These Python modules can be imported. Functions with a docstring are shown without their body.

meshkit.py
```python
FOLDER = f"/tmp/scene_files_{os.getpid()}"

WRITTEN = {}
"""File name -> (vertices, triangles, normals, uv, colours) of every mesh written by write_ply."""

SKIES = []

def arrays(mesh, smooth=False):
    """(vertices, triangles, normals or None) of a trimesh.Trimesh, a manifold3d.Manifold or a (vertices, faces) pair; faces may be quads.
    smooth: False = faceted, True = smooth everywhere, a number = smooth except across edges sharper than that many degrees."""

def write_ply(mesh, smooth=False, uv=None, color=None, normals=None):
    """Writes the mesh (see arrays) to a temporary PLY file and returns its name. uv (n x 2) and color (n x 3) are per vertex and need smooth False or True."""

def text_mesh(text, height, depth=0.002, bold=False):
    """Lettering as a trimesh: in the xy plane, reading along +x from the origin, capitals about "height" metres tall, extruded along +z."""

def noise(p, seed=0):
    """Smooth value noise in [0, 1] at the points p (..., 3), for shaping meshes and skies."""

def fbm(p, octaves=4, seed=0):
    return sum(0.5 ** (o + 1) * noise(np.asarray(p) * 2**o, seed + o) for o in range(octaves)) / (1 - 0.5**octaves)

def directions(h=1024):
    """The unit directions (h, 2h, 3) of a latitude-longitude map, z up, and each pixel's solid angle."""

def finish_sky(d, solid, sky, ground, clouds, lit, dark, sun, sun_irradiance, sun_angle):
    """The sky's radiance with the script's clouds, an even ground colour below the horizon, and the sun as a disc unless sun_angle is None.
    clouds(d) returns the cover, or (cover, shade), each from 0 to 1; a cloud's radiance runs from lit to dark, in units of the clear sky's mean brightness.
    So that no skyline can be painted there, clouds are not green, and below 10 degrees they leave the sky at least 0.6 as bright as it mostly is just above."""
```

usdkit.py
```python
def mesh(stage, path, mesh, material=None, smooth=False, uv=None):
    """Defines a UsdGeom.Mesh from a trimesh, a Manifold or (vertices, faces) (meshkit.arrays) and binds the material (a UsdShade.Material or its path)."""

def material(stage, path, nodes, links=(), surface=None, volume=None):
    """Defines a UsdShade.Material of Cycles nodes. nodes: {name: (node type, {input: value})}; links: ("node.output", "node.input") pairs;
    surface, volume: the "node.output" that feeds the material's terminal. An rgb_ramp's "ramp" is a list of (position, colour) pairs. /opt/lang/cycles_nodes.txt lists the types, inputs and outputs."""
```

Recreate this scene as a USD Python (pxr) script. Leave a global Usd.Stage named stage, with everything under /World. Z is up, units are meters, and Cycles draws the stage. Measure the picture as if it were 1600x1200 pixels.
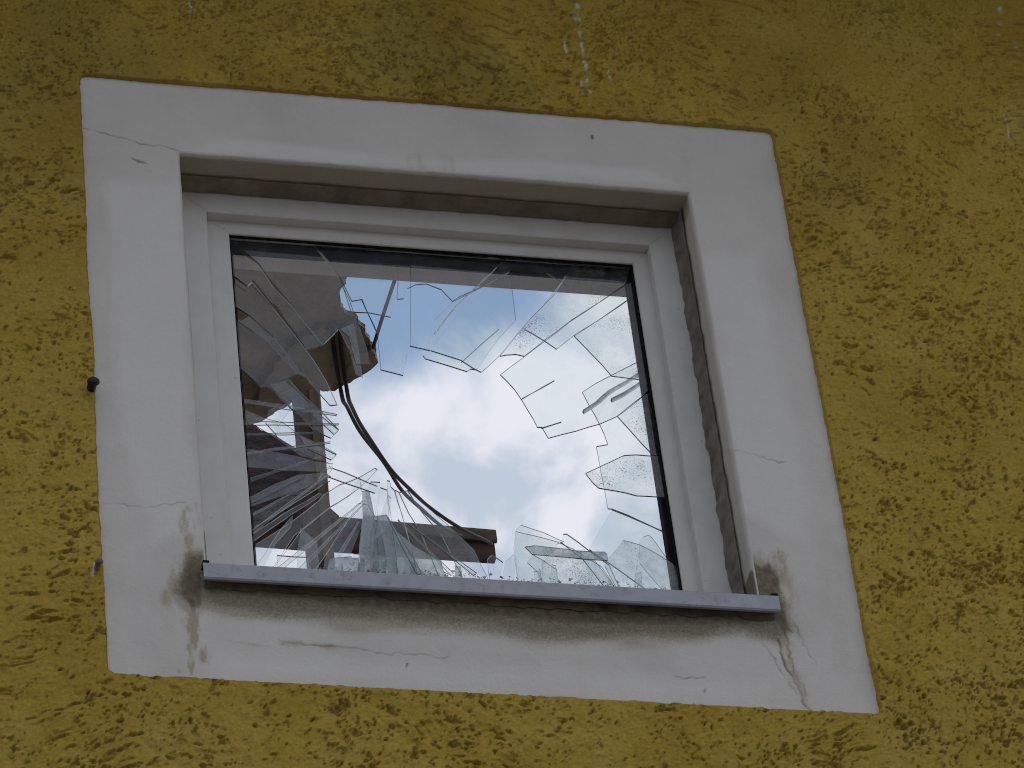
import math, random
import numpy as np, trimesh, shapely
from shapely.geometry import Polygon, LineString
import usdkit, meshkit
from pxr import Gf, Sdf, Usd, UsdGeom, UsdLux, UsdShade

rng = np.random.default_rng(7)
random.seed(7)
stage = Usd.Stage.CreateInMemory()
UsdGeom.SetStageUpAxis(stage, UsdGeom.Tokens.z)
UsdGeom.SetStageMetersPerUnit(stage, 1.0)
world = UsdGeom.Xform.Define(stage, '/World')
stage.SetDefaultPrim(world.GetPrim())
UsdGeom.Scope.Define(stage, '/World/Looks')

# ------------------------------------------------------------------ camera, sky, sun, exposure
RM = np.array([[0.97307849, -0.20941929, -0.09623829], [0.06607149, 0.65351536, -0.75402403], [0.22080038, 0.72736596, 0.64975839]])  # right, down, forward
ZW = 6.513                                   # height of the window's middle above the ground
CAM = np.array([-1.58972648, -5.50788012, -4.91322685 + ZW])
FPX = 7118.195                               # focal length in pixels of the 1600 px photograph
cam = UsdGeom.Camera.Define(stage, '/World/camera')
m = np.eye(4)
m[0, :3], m[1, :3], m[2, :3], m[3, :3] = RM[0], -RM[1], -RM[2], CAM
cam.AddTransformOp().Set(Gf.Matrix4d(*m.ravel().tolist()))
cam.CreateHorizontalApertureAttr(36.0)
cam.CreateVerticalApertureAttr(27.0)
cam.CreateFocalLengthAttr(36.0 * FPX / 1600)
cam.CreateClippingRangeAttr(Gf.Vec2f(0.1, 10000))
cam.CreateExposureAttr(0.0)

SUN_EL, SUN_AZ = math.radians(50), math.radians(55)      # azimuth from +y towards +x: the sun stands behind the house
sun = UsdLux.DistantLight.Define(stage, '/World/sun')
sun.CreateIntensityAttr(0.28)
sun.CreateAngleAttr(14.0)
sun.CreateNormalizeAttr(True)
sun.CreateColorAttr(Gf.Vec3f(1.0, 0.95, 0.88))
sd = np.array([math.cos(SUN_EL) * math.sin(SUN_AZ), math.cos(SUN_EL) * math.cos(SUN_AZ), math.sin(SUN_EL)])
sx = np.cross([0, 0, 1.0], sd); sx /= np.linalg.norm(sx); sy = np.cross(sd, sx)
m = np.eye(4); m[0, :3], m[1, :3], m[2, :3] = sx, sy, sd
sun.AddTransformOp().Set(Gf.Matrix4d(*m.ravel().tolist()))

SKY_STRENGTH = 0.10
CLOUD_LIT, CLOUD_GREY = (8.1, 8.3, 9.0), (5.3, 6.0, 7.1)
def ray(px, py):
    d = RM.T @ np.array([(px - 800) / FPX, (py - 600) / FPX, 1.0])
    return d / np.linalg.norm(d)
hole = ray(650, 405)
SUN_DIR = (math.cos(SUN_EL) * math.sin(SUN_AZ), math.cos(SUN_EL) * math.cos(SUN_AZ), math.sin(SUN_EL))
sky_nodes = {
    'tc': ('texture_coordinate', {}),
    'sky': ('sky_texture', {'sky_type': 'single_scattering', 'sun_disc': False, 'sun_elevation': SUN_EL, 'sun_rotation': SUN_AZ, 'air_density': 1.5, 'aerosol_density': 0.2}),
    'n1': ('noise_texture', {'scale': 24.0, 'detail': 8.0, 'roughness': 0.55, 'distortion': 0.4}),
    'map2': ('mapping', {'location': (3.1, 1.7, 0.4)}),
    'n2': ('noise_texture', {'scale': 48.0, 'detail': 8.0, 'roughness': 0.52, 'distortion': 0.3}),
    'n0': ('noise_texture', {'scale': 3.0, 'detail': 4.0, 'roughness': 0.5}),
    # a gap in the clouds
    'sub': ('mix_vector', {'fac': (1.0), 'a': (0, 0, 0), 'b': (0, 0, 0)}),
    'dot': ('mapping', {'mapping_type': 'point', 'location': tuple(-hole)}),
    'sep': ('separate_xyz', {}),
    'x2': ('math', {'math_type': 'multiply'}), 'y2': ('math', {'math_type': 'multiply'}), 'z2': ('math', {'math_type': 'multiply'}),
    's1': ('math', {'math_type': 'add'}), 's2': ('math', {'math_type': 'add'}),
    'rt': ('math', {'math_type': 'sqrt'}),
    'gap': ('map_range', {'range_type': 'smoothstep', 'from_min': 0.010, 'from_max': 0.042, 'to_min': 0.39, 'to_max': 0.0, 'clamp': True}),
    'cov1': ('math', {'math_type': 'multiply', 'value2': 0.8}),
    'cov2': ('math', {'math_type': 'multiply_add', 'value2': 0.2}),
    'cov3': ('math', {'math_type': 'subtract'}),
    'cover': ('map_range', {'range_type': 'smoothstep', 'from_min': 0.19, 'from_max': 0.48, 'to_min': 0.0, 'to_max': 1.0, 'clamp': True}),
    'shade': ('map_range', {'range_type': 'smoothstep', 'from_min': 0.36, 'from_max': 0.62, 'to_min': 0.0, 'to_max': 1.0, 'clamp': True}),
    'cloud': ('mix_color', {'a': CLOUD_GREY, 'b': CLOUD_LIT, 'use_clamp': False}),
    # thin cloud is brightest around the hidden sun and greyer away from it
    'sdot': ('mapping', {'mapping_type': 'point', 'scale': SUN_DIR}), 'ssep': ('separate_xyz', {}),
    'sa': ('math', {'math_type': 'add'}), 'sb': ('math', {'math_type': 'add'}),
    'glow': ('map_range', {'from_min': -0.1, 'from_max': 0.9, 'to_min': 0.0, 'to_max': 1.0, 'clamp': True}),
    'lit': ('mix_color', {'blend_type': 'multiply', 'fac': 1.0, 'use_clamp': False}),
    'tint': ('mix_color', {'a': (0.50, 0.505, 0.525), 'b': (1, 1, 1), 'use_clamp': False}),
    'all': ('mix_color', {}),
    'bg': ('background_shader', {'strength': SKY_STRENGTH}),
}
del sky_nodes['sub']
sky_links = [('tc.generated', 'n1.vector'), ('tc.generated', 'map2.vector'), ('map2.vector', 'n2.vector'), ('tc.generated', 'n0.vector'),
             ('tc.generated', 'dot.vector'), ('dot.vector', 'sep.vector'),
             ('sep.x', 'x2.value1'), ('sep.x', 'x2.value2'), ('sep.y', 'y2.value1'), ('sep.y', 'y2.value2'), ('sep.z', 'z2.value1'), ('sep.z', 'z2.value2'),
             ('x2.value', 's1.value1'), ('y2.value', 's1.value2'), ('s1.value', 's2.value1'), ('z2.value', 's2.value2'), ('s2.value', 'rt.value1'), ('rt.value', 'gap.value'),
             ('n1.fac', 'cov1.value1'), ('n0.fac', 'cov2.value1'), ('cov1.value', 'cov2.value3'), ('cov2.value', 'cov3.value1'), ('gap.result', 'cov3.value2'),
             ('cov3.value', 'cover.value'), ('n2.fac', 'shade.value'), ('shade.result', 'cloud.fac'),
             ('cover.result', 'all.fac'), ('sky.color', 'all.a'), ('tc.generated', 'sdot.vector'), ('sdot.vector', 'ssep.vector'), ('ssep.x', 'sa.value1'), ('ssep.y', 'sa.value2'), ('sa.value', 'sb.value1'), ('ssep.z', 'sb.value2'), ('sb.value', 'glow.value'), ('cloud.result', 'lit.a'), ('glow.result', 'tint.fac'), ('tint.result', 'lit.b'), ('lit.result', 'all.b'), ('all.result', 'bg.color')]
sky_mat = usdkit.material(stage, '/World/Looks/sky', sky_nodes, sky_links, surface='bg.background')
dome = UsdLux.DomeLight.Define(stage, '/World/sky')
UsdShade.MaterialBindingAPI.Apply(dome.GetPrim()).Bind(sky_mat)
dome.GetPrim().SetCustomDataByKey('kind', 'structure')

# ------------------------------------------------------------------ helpers
def at(px, py, Y):
    """The point seen at a pixel of the photograph at depth Y."""
    d = ray(px, py)
    return CAM + d * (Y - CAM[1]) / d[1]

def on_plane(px, py, p0, n):
    d = ray(px, py)
    return CAM + d * (np.dot(p0 - CAM, n) / np.dot(d, n))

used = {}
def numbered(parent, name):
    k = used.get((parent, name), 0)
    used[(parent, name)] = k + 1
    return f'{parent}/{name}' if k == 0 else f'{parent}/{name}_{k:03d}'

def tag(p, label=None, category=None, group=None, kind=None):
    for k, v in (('label', label), ('category', category), ('group', group), ('kind', kind)):
        if v:
            p.SetCustomDataByKey(k, v)
    return p

def obj(name, mesh, mat, parent=None, smooth=30, attrs=None, **t):
    path = numbered(parent or '/World', name)
    p = usdkit.mesh(stage, path, mesh, mat, smooth=smooth)
    for k, v in (attrs or {}).items():
        UsdGeom.PrimvarsAPI(p).CreatePrimvar(k, Sdf.ValueTypeNames.FloatArray, 'vertex').Set([float(x) for x in v])
    tag(p.GetPrim(), **t)
    return path

def thing(name, loc, **t):
    path = numbered('/World', name)
    x = UsdGeom.Xform.Define(stage, path)
    tag(x.GetPrim(), **t)
    return path

def box(x0, x1, y0, y1, z0, z1):
    b = trimesh.creation.box([x1 - x0, y1 - y0, z1 - z0])
    b.apply_translation([(x0 + x1) / 2, (y0 + y1) / 2, (z0 + z1) / 2])
    return b

def tube(points, radius, sides=8, n=None):
    """A tube along a smooth curve through the points."""
    from scipy.interpolate import CubicSpline
    P = np.asarray(points, float)
    s = np.r_[0, np.cumsum(np.linalg.norm(np.diff(P, axis=0), axis=1))]
    n = n or max(12, int(s[-1] / 0.02))
    Q = CubicSpline(s, P)(np.linspace(0, s[-1], n)) if len(P) > 2 else P[0] + (P[1] - P[0]) * np.linspace(0, 1, n)[:, None]
    T = np.gradient(Q, axis=0); T /= np.linalg.norm(T, axis=1, keepdims=True)
    a = np.cross(T, [0.3, 0.9, 0.1]); a /= np.linalg.norm(a, axis=1, keepdims=True)
    b = np.cross(T, a)
    w = np.linspace(0, 2 * np.pi, sides, endpoint=False)
    V = Q[:, None] + radius * (np.cos(w)[None, :, None] * a[:, None] + np.sin(w)[None, :, None] * b[:, None])
    F = []
    for i in range(n - 1):
        for j in range(sides):
            k = (j + 1) % sides
            F += [[i * sides + j, i * sides + k, (i + 1) * sides + k], [i * sides + j, (i + 1) * sides + k, (i + 1) * sides + j]]
    V = V.reshape(-1, 3)
    V = np.vstack([V, Q[0], Q[-1]])
    for j in range(sides):
        k = (j + 1) % sides
        F += [[n * sides, k, j], [n * sides + 1, (n - 1) * sides + j, (n - 1) * sides + k]]
    return V, np.array(F)

def mat(name, nodes, links, surface='p.BSDF'):
    return usdkit.material(stage, '/World/Looks/' + name, nodes, links, surface=surface)

def grid_faces(keep, nx, nz):
    """Triangles (facing -y) of an nx x nz grid (index ix * nz + iz) where keep[ix, iz] (cells)."""
    ix, iz = np.nonzero(keep)
    a = ix * nz + iz; b = (ix + 1) * nz + iz; c = b + 1; d = a + 1
    return np.vstack([np.stack([a, b, c], 1), np.stack([a, c, d], 1)])

def compact(v, f, *attrs):
    u, inv = np.unique(f, return_inverse=True)
    return (v[u], inv.reshape(f.shape), *[a[u] for a in attrs])

def noise2(x, z, scale, seed=0, oct=4):
    p = np.stack([x * scale, z * scale, np.zeros_like(x) + 0.37], -1)
    return meshkit.fbm(p, oct, seed)

# ------------------------------------------------------------------ materials
def noisy(name, c1, c2, scale, rough=0.8, bump=0.0, bscale=200, detail=5, spec=0.3, dist=0.002, metallic=0.0):
    return mat(name, {
        'g': ('geometry', {}),
        'n': ('noise_texture', {'scale': scale, 'detail': detail, 'roughness': 0.6}),
        'r': ('rgb_ramp', {'ramp': [(0.32, c1), (0.68, c2)]}),
        'nb': ('noise_texture', {'scale': bscale, 'detail': 4.0, 'roughness': 0.6}),
        'b': ('bump', {'strength': bump, 'distance': dist}),
        'p': ('principled_bsdf', {'roughness': rough, 'specular_ior_level': spec, 'metallic': metallic})},
        [('g.position', 'n.vector'), ('n.fac', 'r.fac'), ('r.color', 'p.base_color'), ('g.position', 'nb.vector'), ('nb.fac', 'b.height'), ('b.normal', 'p.normal')])

M = {}
M['plaster'] = mat('yellow_plaster', {
    'g': ('geometry', {}),
    'n': ('noise_texture', {'scale': 5.0, 'detail': 6.0, 'roughness': 0.65}),
    'r': ('rgb_ramp', {'ramp': [(0.3, (0.43, 0.280, 0.040)), (0.5, (0.495, 0.340, 0.058)), (0.7, (0.525, 0.385, 0.082))]}),
    'nf': ('noise_texture', {'scale': 160.0, 'detail': 4.0, 'roughness': 0.7}),
    'rf': ('map_range', {'from_min': 0.3, 'from_max': 0.7, 'to_min': 0.78, 'to_max': 1.12, 'clamp': True}),
    'mul': ('mix_color', {'blend_type': 'multiply', 'fac': 1.0}),
    'drip': ('attribute', {'attribute': 'dropping'}),
    'md': ('mix_color', {'b': (0.72, 0.70, 0.66)}),
    'dark_tone': ('attribute', {'attribute': 'dark_tone'}),
    'mg': ('mix_color', {'b': (0.085, 0.062, 0.022)}),
    'nb': ('noise_texture', {'scale': 420.0, 'detail': 4.0, 'roughness': 0.7}),
    'b': ('bump', {'strength': 0.8, 'distance': 0.002}),
    'p': ('principled_bsdf', {'roughness': 0.92, 'specular_ior_level': 0.15})},
    [('g.position', 'n.vector'), ('n.fac', 'r.fac'), ('g.position', 'nf.vector'), ('nf.fac', 'rf.value'), ('r.color', 'mul.a'), ('rf.result', 'mul.b'),
     ('mul.result', 'mg.a'), ('dark_tone.fac', 'mg.fac'), ('mg.result', 'md.a'), ('drip.fac', 'md.fac'), ('md.result', 'p.base_color'),
     ('g.position', 'nb.vector'), ('nb.fac', 'b.height'), ('b.normal', 'p.normal')])

M['surround'] = mat('white_plaster', {
    'g': ('geometry', {}),
    'n': ('noise_texture', {'scale': 6.0, 'detail': 6.0, 'roughness': 0.6}),
    'r': ('rgb_ramp', {'ramp': [(0.3, (0.61, 0.57, 0.525)), (0.5, (0.665, 0.63, 0.58)), (0.7, (0.70, 0.66, 0.61))]}),
    'fresh': ('attribute', {'attribute': 'fresh_paint'}),
    'mf': ('mix_color', {'b': (0.76, 0.73, 0.68)}),
    'nf': ('noise_texture', {'scale': 90.0, 'detail': 5.0, 'roughness': 0.75}),
    'ng': ('noise_texture', {'scale': 230.0, 'detail': 5.0, 'roughness': 0.8}),
    'sta': ('math', {'math_type': 'multiply_add', 'value2': 1.1}), 'st2': ('map_range', {'range_type': 'smoothstep', 'from_min': 0.62, 'from_max': 1.30, 'to_min': 0.0, 'to_max': 0.62, 'clamp': True}),
    'st3': ('math', {'math_type': 'multiply_add', 'value2': 0.36}),
    'yea': ('math', {'math_type': 'multiply_add', 'value2': 1.1}), 'ye2': ('map_range', {'range_type': 'smoothstep', 'from_min': 0.66, 'from_max': 1.25, 'to_min': 0.0, 'to_max': 0.50, 'clamp': True}),
    'ye3': ('math', {'math_type': 'multiply_add', 'value2': 0.42}),
    'st': ('attribute', {'attribute': 'stain'}),
    'rs': ('rgb_ramp', {'ramp': [(0.3, (0.095, 0.076, 0.05)), (0.5, (0.165, 0.134, 0.088)), (0.7, (0.27, 0.225, 0.15))]}),
    'ms': ('mix_color', {}),
    'ye': ('attribute', {'attribute': 'algae_and_shade'}),  # ochre stains, plus the painted shade of the head soffit
    'my': ('mix_color', {'b': (0.37, 0.315, 0.20)}),
    'cr': ('attribute', {'attribute': 'crack'}),
    'mc': ('mix_color', {'b': (0.10, 0.08, 0.06)}),
    'nb': ('noise_texture', {'scale': 75.0, 'detail': 7.0, 'roughness': 0.75}),
    'b': ('bump', {'strength': 0.75, 'distance': 0.003}),
    'p': ('principled_bsdf', {'roughness': 0.85, 'specular_ior_level': 0.2})},
    [('g.position', 'n.vector'), ('n.fac', 'r.fac'), ('r.color', 'mf.a'), ('fresh.fac', 'mf.fac'), ('mf.result', 'my.a'), ('g.position', 'ng.vector'), ('ng.fac', 'yea.value1'), ('ye.fac', 'yea.value3'), ('yea.value', 'ye2.value'), ('ye.fac', 'ye3.value1'), ('ye2.result', 'ye3.value3'), ('ye3.value', 'my.fac'),
     ('g.position', 'nf.vector'), ('nf.fac', 'rs.fac'), ('my.result', 'ms.a'), ('rs.color', 'ms.b'), ('ng.fac', 'sta.value1'), ('st.fac', 'sta.value3'), ('sta.value', 'st2.value'), ('st.fac', 'st3.value1'), ('st2.result', 'st3.value3'), ('st3.value', 'ms.fac'), ('ms.result', 'mc.a'), ('cr.fac', 'mc.fac'), ('mc.result', 'p.base_color'),
     ('g.position', 'nb.vector'), ('nb.fac', 'b.height'), ('b.normal', 'p.normal')])
M['mortar'] = noisy('mortar', (0.17, 0.14, 0.09), (0.29, 0.245, 0.17), 22, bump=0.6, bscale=150, dist=0.004)
M['grey_mortar'] = noisy('grey_mortar', (0.13, 0.115, 0.09), (0.27, 0.25, 0.21), 30, bump=0.6, bscale=150, dist=0.004)
M['damp_mortar'] = noisy('damp_mortar', (0.075, 0.060, 0.040), (0.17, 0.14, 0.095), 30, bump=0.6, bscale=150, dist=0.004)
M['masonry'] = noisy('masonry', (0.40, 0.365, 0.345), (0.52, 0.48, 0.46), 8, bump=0.5, bscale=60, dist=0.01)
M['plastic'] = mat('white_plastic', {
    'g': ('geometry', {}),
    'n': ('noise_texture', {'scale': 14.0, 'detail': 6.0, 'roughness': 0.7}),
    'r': ('rgb_ramp', {'ramp': [(0.28, (0.63, 0.605, 0.56)), (0.55, (0.70, 0.68, 0.645)), (0.75, (0.72, 0.70, 0.67))]}),
    'sp': ('noise_texture', {'scale': 120.0, 'detail': 2.0}),
    'sr': ('map_range', {'from_min': 0.72, 'from_max': 0.78, 'to_min': 0.0, 'to_max': 0.7, 'clamp': True}),
    'mx': ('mix_color', {'b': (0.22, 0.18, 0.13)}),
    'p': ('principled_bsdf', {'roughness': 0.42, 'specular_ior_level': 0.4})},
    [('g.position', 'n.vector'), ('n.fac', 'r.fac'), ('g.position', 'sp.vector'), ('sp.fac', 'sr.value'), ('r.color', 'mx.a'), ('sr.result', 'mx.fac'), ('mx.result', 'p.base_color')])
M['rubber'] = noisy('black_rubber', (0.008, 0.008, 0.009), (0.014, 0.014, 0.015), 20, rough=0.8, spec=0.05)
M['spacer'] = noisy('dark_spacer', (0.014, 0.014, 0.015), (0.024, 0.024, 0.025), 40, rough=0.8, spec=0.05)
M['zinc'] = mat('grey_sheet_metal', {
    'g': ('geometry', {}),
    'mp': ('mapping', {'scale': (8.0, 8.0, 8.0)}),
    'n': ('noise_texture', {'scale': 3.0, 'detail': 7.0, 'roughness': 0.65}),
    'r': ('rgb_ramp', {'ramp': [(0.3, (0.33, 0.35, 0.39)), (0.6, (0.40, 0.42, 0.46))]}),
    'n2': ('noise_texture', {'scale': 60.0, 'detail': 6.0, 'roughness': 0.75}),
    'r2': ('map_range', {'from_min': 0.53, 'from_max': 0.70, 'to_min': 0.0, 'to_max': 0.75, 'clamp': True}),
    'mx': ('mix_color', {'b': (0.24, 0.19, 0.14)}),
    'p': ('principled_bsdf', {'roughness': 0.5, 'specular_ior_level': 0.4})},
    [('g.position', 'mp.vector'), ('mp.vector', 'n.vector'), ('n.fac', 'r.fac'), ('g.position', 'n2.vector'), ('n2.fac', 'r2.value'), ('r.color', 'mx.a'), ('r2.result', 'mx.fac'), ('mx.result', 'p.base_color')])
M['black_metal'] = noisy('black_metal', (0.010, 0.010, 0.010), (0.03, 0.026, 0.022), 90, rough=0.5)
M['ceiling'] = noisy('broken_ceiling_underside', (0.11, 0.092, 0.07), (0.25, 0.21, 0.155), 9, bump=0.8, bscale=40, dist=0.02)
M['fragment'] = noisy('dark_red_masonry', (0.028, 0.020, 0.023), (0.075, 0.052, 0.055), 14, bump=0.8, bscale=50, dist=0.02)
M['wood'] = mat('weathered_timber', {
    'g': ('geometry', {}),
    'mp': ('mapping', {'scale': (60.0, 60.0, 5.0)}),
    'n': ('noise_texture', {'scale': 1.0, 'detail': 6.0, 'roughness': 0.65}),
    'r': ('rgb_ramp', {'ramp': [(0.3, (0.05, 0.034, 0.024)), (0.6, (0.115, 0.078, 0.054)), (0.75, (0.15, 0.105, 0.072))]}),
    'b': ('bump', {'strength': 0.5, 'distance': 0.004}),
    'p': ('principled_bsdf', {'roughness': 0.8, 'specular_ior_level': 0.2})},
    [('g.position', 'mp.vector'), ('mp.vector', 'n.vector'), ('n.fac', 'r.fac'), ('r.color', 'p.base_color'), ('n.fac', 'b.height'), ('b.normal', 'p.normal')])
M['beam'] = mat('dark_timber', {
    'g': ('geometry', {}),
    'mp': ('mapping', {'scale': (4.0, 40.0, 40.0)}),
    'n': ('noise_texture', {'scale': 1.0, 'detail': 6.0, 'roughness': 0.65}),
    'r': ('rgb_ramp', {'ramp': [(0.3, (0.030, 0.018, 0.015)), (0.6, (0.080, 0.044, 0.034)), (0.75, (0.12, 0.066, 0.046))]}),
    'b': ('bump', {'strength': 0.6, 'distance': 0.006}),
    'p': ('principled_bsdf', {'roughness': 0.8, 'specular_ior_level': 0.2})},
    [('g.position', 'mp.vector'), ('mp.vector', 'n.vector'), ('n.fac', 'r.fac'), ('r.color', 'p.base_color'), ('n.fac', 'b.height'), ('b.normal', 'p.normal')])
M['felt'] = noisy('roofing_felt', (0.04, 0.031, 0.021), (0.085, 0.068, 0.045), 12, bump=0.6, bscale=80, dist=0.006)
M['cable'] = noisy('brown_cable', (0.020, 0.013, 0.012), (0.034, 0.022, 0.019), 30, rough=0.8, spec=0.1)
M['ground'] = noisy('paving_ground', (0.11, 0.10, 0.088), (0.17, 0.16, 0.14), 1.5, bump=0.3, bscale=30, dist=0.01)
M['floor'] = noisy('dusty_floor', (0.22, 0.19, 0.16), (0.34, 0.30, 0.25), 3, bump=0.3, bscale=30, dist=0.01)
M['added_eave'] = noisy('added_eave_paint', (0.20, 0.15, 0.05), (0.26, 0.20, 0.07), 5)

def glass(name, dust, dust_sky_tint, dust_scale, lo, hi, spots=0.0, spot_scale=420, base=0.02, through=0.4):
    """A thin pane: transparent with a Fresnel reflection, dirt lying on it with some sky reflection in its tint; its broken edge is rough grey-green glass."""
    return mat(name, {
        'g': ('geometry', {}),
        'bfa': ('math', {'math_type': 'multiply_add', 'value2': 1 / 1.52 - 1.52, 'value3': 1.52}),
        'fr': ('fresnel', {}),
        'fr2': ('math', {'math_type': 'multiply', 'value2': 1.15, 'use_clamp': True}),
        'tr': ('transparent_bsdf', {'color': (0.93, 0.955, 0.945)}),
        'gl': ('glossy_bsdf', {'color': (1, 1, 1), 'roughness': 0.0}),
        'pane': ('mix_closure', {}),
        'n': ('noise_texture', {'scale': dust_scale, 'detail': 7.0, 'roughness': 0.7}),
        'dr': ('map_range', {'from_min': lo, 'from_max': hi, 'to_min': base, 'to_max': dust, 'clamp': True}),
        'df': ('diffuse_bsdf', {'color': dust_sky_tint}),
        'tl': ('translucent_bsdf', {'color': dust_sky_tint}),
        'dm': ('mix_closure', {'fac': through}),
        'dusty': ('mix_closure', {}),
        'n2': ('noise_texture', {'scale': spot_scale, 'detail': 4.0, 'roughness': 0.75}),
        'n3': ('noise_texture', {'scale': 11.0, 'detail': 3.0, 'roughness': 0.6}),
        'a3': ('math', {'math_type': 'multiply_add', 'value2': 0.55}),
        'sr': ('map_range', {'from_min': 0.86, 'from_max': 0.95, 'to_min': 0.0, 'to_max': spots, 'clamp': True}),
        'sc': ('diffuse_bsdf', {'color': (0.055, 0.055, 0.055)}),
        'spotty': ('mix_closure', {}),
        'xyz': ('separate_xyz', {}),
        'ab': ('math', {'math_type': 'absolute'}),
        'lt': ('math', {'math_type': 'less_than', 'value2': 0.6}),
        'ed': ('principled_bsdf', {'base_color': (0.09, 0.105, 0.115), 'roughness': 0.16, 'specular_ior_level': 1.0}),
        'out': ('mix_closure', {})},
        [('g.backfacing', 'bfa.value1'), ('bfa.value', 'fr.IOR'), ('fr.fac', 'fr2.value1'), ('fr2.value', 'pane.fac'), ('tr.BSDF', 'pane.closure1'), ('gl.BSDF', 'pane.closure2'),
         ('g.position', 'n.vector'), ('n.fac', 'dr.value'), ('df.BSDF', 'dm.closure1'), ('tl.BSDF', 'dm.closure2'), ('dr.result', 'dusty.fac'), ('pane.closure', 'dusty.closure1'), ('dm.closure', 'dusty.closure2'),
         ('g.position', 'n2.vector'), ('g.position', 'n3.vector'), ('n3.fac', 'a3.value1'), ('n2.fac', 'a3.value3'), ('a3.value', 'sr.value'),
         ('sr.result', 'spotty.fac'), ('dusty.closure', 'spotty.closure1'), ('sc.BSDF', 'spotty.closure2'),
         ('g.true_normal', 'xyz.vector'), ('xyz.y', 'ab.value1'), ('ab.value', 'lt.value1'), ('lt.value', 'out.fac'), ('spotty.closure', 'out.closure1'), ('ed.BSDF', 'out.closure2')],
        surface='out.closure')
M['glass'] = glass('clear_glass', 0.07, (0.40, 0.50, 0.64), 25, 0.45, 0.75, base=0.018)  # bluish dust tint paints in the reflection of blue sky
M['glass_spot'] = glass('spotted_glass', 0.14, (0.40, 0.43, 0.45), 60, 0.42, 0.72, spots=0.85, base=0.006)
M['glass_dust'] = glass('dusty_glass', 0.88, (0.47, 0.54, 0.58), 45, 0.26, 0.62, spots=0.6, spot_scale=300, base=0.42, through=0.22)  # dust colour with some painted blue sky reflection in it
M['glass_speck'] = glass('speckled_glass', 0.42, (0.50, 0.53, 0.55), 55, 0.30, 0.68, spots=0.7, spot_scale=380, base=0.06, through=0.55)
M['glass_film'] = glass('filmed_glass', 0.20, (0.37, 0.42, 0.48), 30, 0.35, 0.7, base=0.05)  # film colour also carries painted blue sky reflection

# ------------------------------------------------------------------ ground, floor
def plane(x0, x1, y0, y1, z, n=2):
    X, Y = np.meshgrid(np.linspace(x0, x1, n), np.linspace(y0, y1, n), indexing='ij')
    v = np.stack([X, Y, np.full_like(X, z)], -1).reshape(-1, 3)
    ix, iz = np.nonzero(np.ones((n - 1, n - 1)))
    a = ix * n + iz; b = (ix + 1) * n + iz
    return v, np.vstack([np.stack([a, b, b + 1], 1), np.stack([a, b + 1, a + 1], 1)])
obj('ground', plane(-2000, 2000, -2000, 2000, 0.0), M['ground'], smooth=False, kind='structure', label='grey paved ground in front of the house')
obj('floor', box(-4, 4, 0.305, 6, ZW - 1.55, ZW - 1.35), M['floor'], smooth=False, kind='structure', label='dusty floor of the roofless room')

# ------------------------------------------------------------------ facade
OX0, OX1, OZ1, OZ0 = -0.452, 0.446, 0.482, -0.444      # the opening in the white surround
SX, SZ = 0.62, 0.648                                    # half size of the white surround
facade = thing('house_facade', None, label='yellow rough plastered house wall with a white painted band around the window', category='wall')

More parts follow.
